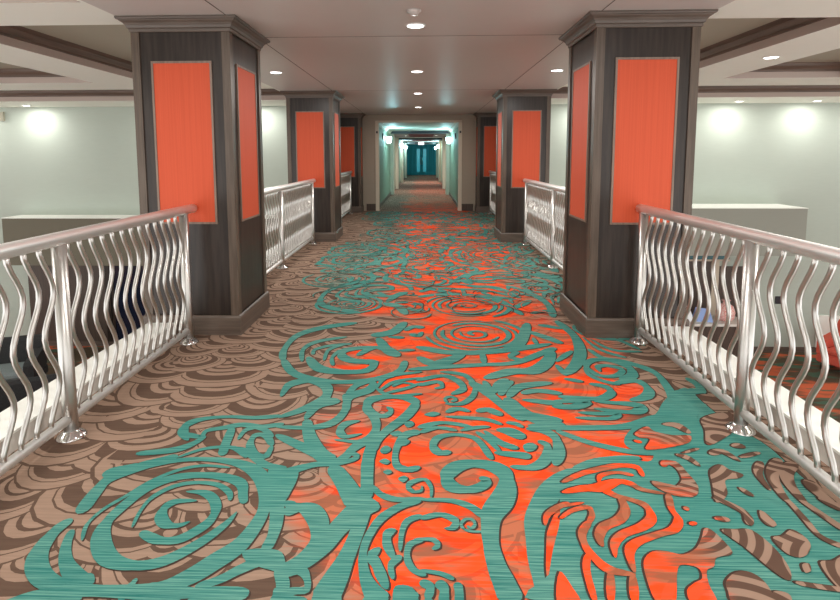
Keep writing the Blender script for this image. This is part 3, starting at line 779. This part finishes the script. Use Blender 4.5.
downlight(MC - .04, 12.2, CEIL, 'farthest small downlight on the walkway centreline before the corridor', G1, DOWNLIGHT_W)
downlight(-1.937, 7.06, CEIL, 'round downlight over the left railing behind the nearest left column', G1, DOWNLIGHT_W)
downlight(1.735, 7.07, CEIL, 'round downlight over the right railing behind the nearest right column', G1, DOWNLIGHT_W)
for x, y, lab in ((MC, 2.1, 'walkway downlight out of view above the foreground carpet centre'), (-1.92, 2.1, 'walkway downlight out of view above the nearest left railing'),
                  (1.74, 2.1, 'walkway downlight out of view above the nearest right railing'), (MC, -.4, 'walkway downlight out of view behind the camera')):
    downlight(x, y, CEIL, lab, G1, DOWNLIGHT_W)
G2 = 'downlights on the coffered atrium ceilings'
downlight(3.932, 6.257, CEIL, 'round downlight on the ivory beam of the right coffered ceiling', G2, COFFER_W)
for x, y, s in ((-4.53, 2.1, 'left'), (3.93, 2.1, 'right')):
    downlight(x, y, CEIL, 'atrium beam downlight out of view on the %s of the camera' % s, G2, COFFER_W)
G3 = 'wall washing downlights at the atrium walls'
wash = dict(kind='SPOT', spot_size=R(150), spot_blend=1.0)
for x, lab in ((6.506, 'left one of two wall washing downlights above the right atrium wall'), (8.076, 'right one of two wall washing downlights above the right atrium wall'),
               (4.94, 'wall washing downlight hidden behind the nearest right column'), (3.4, 'wall washing downlight beside the middle right column'), (9.65, 'wall washing downlight beyond the right picture edge')):
    downlight(x, 11.28, CEIL, lab, G3, WASH_W, aim=(R(8), 0, 0), **wash)
for x, lab in ((-8.55, 'wall washing downlight above the left atrium wall near the picture edge'), (-10.1, 'wall washing downlight beyond the left picture edge'),
               (-5.4, 'wall washing downlight hidden behind the nearest left column'), (-3.6, 'wall washing downlight beside the middle left column')):
    downlight(x, 11.33, CEIL, lab, G3, WASH_W, aim=(R(8), 0, 0), **wash)
# corridor soffit lights
G4 = 'small downlights in the corridor soffits'
for (x, y, lab) in ((-.72, 22.3, 'left tiny downlight in the first corridor soffit'), (.55, 22.3, 'right tiny downlight in the first corridor soffit'),
                    (-.72, 29.6, 'left tiny downlight in the second corridor soffit'), (.55, 29.6, 'right tiny downlight in the second corridor soffit')):
    downlight(x, y, 2.33, lab, G4, 14)

# ---------------------------------------------------------------- corridor sconces
def make_sconce(label, x, y, s):
    root = empty('wall_sconce', (x, y, 2.0)); tag(root, label, 'wall light', 'corridor wall sconces')
    MB().box(min(0, s * .02), max(0, s * .02), -.05, .05, -.16, .16).build('back_plate', M['steel'], root)
    MB().tube([(s * .02, 0, -.1), (s * .1, 0, -.1), (s * .11, 0, -.08)], .012, 8).build('arm', M['steel'], root)
    MB().lathe((s * .11, 0, -.08), [(.03, 0), (.06, .01), (.075, .08), (.085, .16), (.09, .22), (.08, .22)], 16).build('shade', M['shade'], root)
    l = disk_light('sconce_lamp', .06, SCONCE_W, (s * .22, 0, .06), root, col=(.45, .92, 1.0), kind='POINT')
for x, y, s, lab in ((CL, 17.9, 1, 'nearest glowing sconce on the left corridor wall'), (CL, 29.0, 1, 'second glowing sconce on the left corridor wall'), (CL, 35.4, 1, 'farthest glowing sconce on the left corridor wall'),
                     (CR_, 18.9, -1, 'nearest glowing sconce on the right corridor wall'), (CR_, 31.0, -1, 'second glowing sconce on the right corridor wall'), (CR_, 38.4, -1, 'farthest glowing sconce on the right corridor wall')):
    make_sconce(lab, x, y, s)

# ---------------------------------------------------------------- small fittings
d = MB().lathe((0, 0, 0), [(.0, 0), (.055, -.0005), (.055, -.012), (.035, -.02), (.03, -.034), (.001, -.036)], 20).build('smoke_detector', M['ceil_mid']); d.location = (-.071, 4.16, CEIL)
tag(d, 'small round detector on the ceiling just before the nearest centre downlight', 'smoke detector')
for x, lab in ((OL - .012, 'small black wall sensor on the left casing of the corridor opening'), (OR_ + .012, 'small black wall sensor on the right casing of the corridor opening')):
    d = MB().bbox(-.022, .022, -.03, 0, -.03, .03, .006).build('wall_sensor', M['black']); d.location = (x, YP - .021, 2.13); tag(d, lab, 'sensor', 'sensors at the corridor opening')
for x, s, y, lab in ((CL, 1, 16.6, 'dark sign plate high on the left corridor wall before the first sconce'), (CR_, -1, 16.6, 'dark sign plate high on the right corridor wall before the first sconce')):
    d = MB().box(min(0, s * .03), max(0, s * .03), -.12, .12, -.09, .09).build('sign_plate', M['black']); d.location = (x, y, 2.1); tag(d, lab, 'sign', 'sign plates in the corridor')
e = empty('exit_sign', (-.12, 31.6, 2.24)); tag(e, 'small pale lit sign hanging at the end of the corridor ceiling', 'sign')
MB().bbox(-.17, .17, -.03, .03, -.1, .1, .01).build('sign_box', mat('lit pink sign face', (.9, .8, .8), .4, emit=(1, .75, .72), es=1.0), e)
MB().box(-.02, .02, -.01, .01, .1, .19).build('bracket', M['fixture'], e)
d = MB().bbox(-.085, .085, -.02, 0, -.085, .085, .008).build('wall_plate', M['black']); d.location = (7.90, YW - .001, -1.71)
tag(d, 'small black plate on the lower right wall seen through the balusters', 'wall plate')
d = MB().box(-.05, .05, -.06, 0, -.10, .10).build('wall_speaker', M['coffer']); d.location = (-9.43, YW - .001, 2.40)
tag(d, 'small grey box high on the left atrium wall by the picture edge', 'speaker')

# ---------------------------------------------------------------- lower level, right: niche wall, counter, things on it, armchair
e = empty('wall_panelling', (5.6, YW, LOWZ)); tag(e, 'brown wood panelled wall under the right bulkhead', 'wall panel')
def relbox(root, name, m_, x0, x1, y0, y1, z0, z1):
    l = root.location; return MB().box(x0 - l.x, x1 - l.x, y0 - l.y, y1 - l.y, z0 - l.z, z1 - l.z).build(name, m_, root)
relbox(e, 'panel', M['brown_wall'], 5.02, 6.38, YW - .04, YW - .001, LOWZ + .13, -.83)
relbox(e, 'panel', M['brown_wall'], 6.52, 7.12, YW - .04, YW - .001, LOWZ + .13, -.95)
relbox(e, 'transom_glass', M['teal_glass'], 5.75, 6.75, YW - .03, YW - .001, -.80, -.55)
relbox(e, 'rail', M['cream'], 5.02, 6.75, YW - .06, YW - .03, -.83, -.795)
relbox(e, 'post', M['cream'], 6.38, 6.52, YW - .07, YW - .001, LOWZ + .13, -.83)
for i, (x0, x1) in enumerate(((2.45, 3.1), (3.25, 3.9), (4.05, 4.85))):
    wdw = struct(MB().box(x0, x1, YW - .03, YW - .001, LOWZ + .13, -.56).build('window_%d' % (i + 1), M['navy']))
    MB().box(x0 - .06, x0, YW - .05, YW - .001, LOWZ + .13, -.56).box(x1, x1 + .06, YW - .05, YW - .001, LOWZ + .13, -.56).build('window_frame', M['cream'], wdw)
e = empty('service_counter', (5.9, 10.9, LOWZ)); tag(e, 'brown counter with white top on the lower right floor behind the railing', 'counter')
relbox(e, 'body', M['brown_wall'], 4.7, 6.6, 10.75, 11.25, LOWZ, -1.98)
relbox(e, 'countertop', M['stone'], 4.65, 6.66, 10.68, 11.3, -1.98, -1.93)
def folded(name, x, y, z, wx, wy, wz, m_, rz, label, cat):
    g = MB(); g.add([(-wx, -wy, 0), (wx, -wy, 0), (wx, wy, 0), (-wx, wy, 0), (-wx * .8, 0, wz), (wx * .8, 0, wz * .9)], [(3, 2, 1, 0), (0, 1, 5, 4), (2, 3, 4, 5), (1, 2, 5), (3, 0, 4)])
    o = g.build(name, m_); o.location = (x, y, z); o.rotation_euler.z = rz; tag(o, label, cat); return o
folded('folded_brochure', 5.45, 10.95, -1.93, .14, .12, .32, M['paper'], .3, 'white folded brochure on the lower counter, leftmost', 'brochure')
folded('folded_brochure', 5.82, 10.95, -1.93, .17, .13, .27, M['blue'], -.2, 'pale blue folded brochure on the lower counter', 'brochure')
g = MB(); n = 14
pr = [(.001, 0), (.12, 0), (.17, .06), (.18, .18), (.14, .30), (.07, .35), (.05, .38), (.09, .43), (.001, .43)]
b = g.lathe((0, 0, 0), pr, n).build('fabric_bag', M['red_pat']); b.location = (6.30, 10.97, -1.93); tag(b, 'red and white patterned bag on the lower counter', 'bag')
struct(MB().box(8.75, 10.3, YW - .03, YW - .001, LOWZ + .12, -2.05).build('trim_%d' % k, M['white'])); k += 1
def armchair(name, x, y, rz, fab, cush, label, cat, wide=.85, sc_=1.0):
    root = empty(name, (x, y, LOWZ)); root.rotation_euler.z = rz; tag(root, label, cat); W = wide / 2
    MB().bbox(-W, W, -.40, .36, .14, .34, .03).build('base', fab, root)
    MB().bbox(-W + .15, W - .15, -.42, .22, .341, .48, .045).build('seat_cushion', cush, root)
    g = MB(); pr = [(.18, .30), (.22, .34), (.34, .90), (.40, .94), (.46, .90), (.40, .30)]
    # sloping back, rounded at the top
    pts = [(.20, .341), (.30, .86), (.34, .92), (.40, .93), (.44, .88), (.37, .341)]
    v = [(sx * W * .98, a, b) for sx in (-1, 1) for a, b in pts]; nn = len(pts)
    g.add(v, [tuple(range(nn)), tuple(range(2 * nn - 1, nn - 1, -1))] + [(i + nn, (i + 1) % nn + nn, (i + 1) % nn, i) for i in range(nn)]).build('backrest', fab, root)
    for s in (-1, 1):
        x0, x1 = (W - .16, W) if s > 0 else (-W, -W + .16)
        pts = [(-.42, .341), (-.42, .58), (-.36, .63), (.10, .70), (.20, .72), (.24, .341)]
        v = [(xx, a, b) for xx in (x0, x1) for a, b in pts]
        MB().add(v, [tuple(range(6)), tuple(range(11, 5, -1))] + [(i + 6, (i + 1) % 6 + 6, (i + 1) % 6, i) for i in range(6)]).build('armrest', fab, root)
    for sx in (-1, 1):
        for yy in (-.34, .30):
            MB().tube([(sx * (W - .07), yy, 0), (sx * (W - .09), yy, .15)], [.018, .028], 8).build('leg', M['wood_dark'], root)
    return root
armchair('armchair', 8.72, 10.6, R(-62), M['red_fabric'], M['red_fabric'], 'coral red armchair on the lower level carpet at the right picture edge', 'armchair', 1.0)

# ---------------------------------------------------------------- lower level, left
e = empty('wall_panelling', (-8.4, YW, LOWZ)); tag(e, 'brown wood panelled wall under the left bulkhead', 'wall panel')
relbox(e, 'panel', M['brown_wall'], -9.1, -7.3, YW - .04, YW - .001, LOWZ + .13, -.88)
relbox(e, 'post', M['wood_dark'], -7.3, -7.18, YW - .06, YW - .001, LOWZ + .13, -.88)
for i, (x0, x1) in enumerate(((-7.1, -6.05), (-5.9, -4.85), (-4.7, -3.7))):
    wdw = struct(MB().box(x0, x1, YW - .03, YW - .001, LOWZ + .13, -.88).build('window_%d' % (i + 4), M['navy']))
    MB().box(x0 - .06, x0, YW - .05, YW - .001, LOWZ + .13, -.88).box(x1, x1 + .06, YW - .05, YW - .001, LOWZ + .13, -.88).build('window_frame', M['wood_dark'], wdw)
armchair('lounge_chair', -8.0, 9.3, R(20), M['dark_fabric'], M['grey_fabric'], 'charcoal lounge chair with grey blue cushion on the lower left floor', 'armchair', 1.5)
armchair('lounge_chair', -6.2, 8.3, R(-150), M['dark_fabric'], M['grey_fabric'], 'charcoal lounge chair turned away, beside the left picture edge post', 'armchair', 1.4)
armchair('lounge_chair', -6.3, 6.4, R(-170), M['dark_fabric'], M['grey_fabric'], 'nearest charcoal lounge chair on the lower left floor below the railing', 'armchair', 1.4)
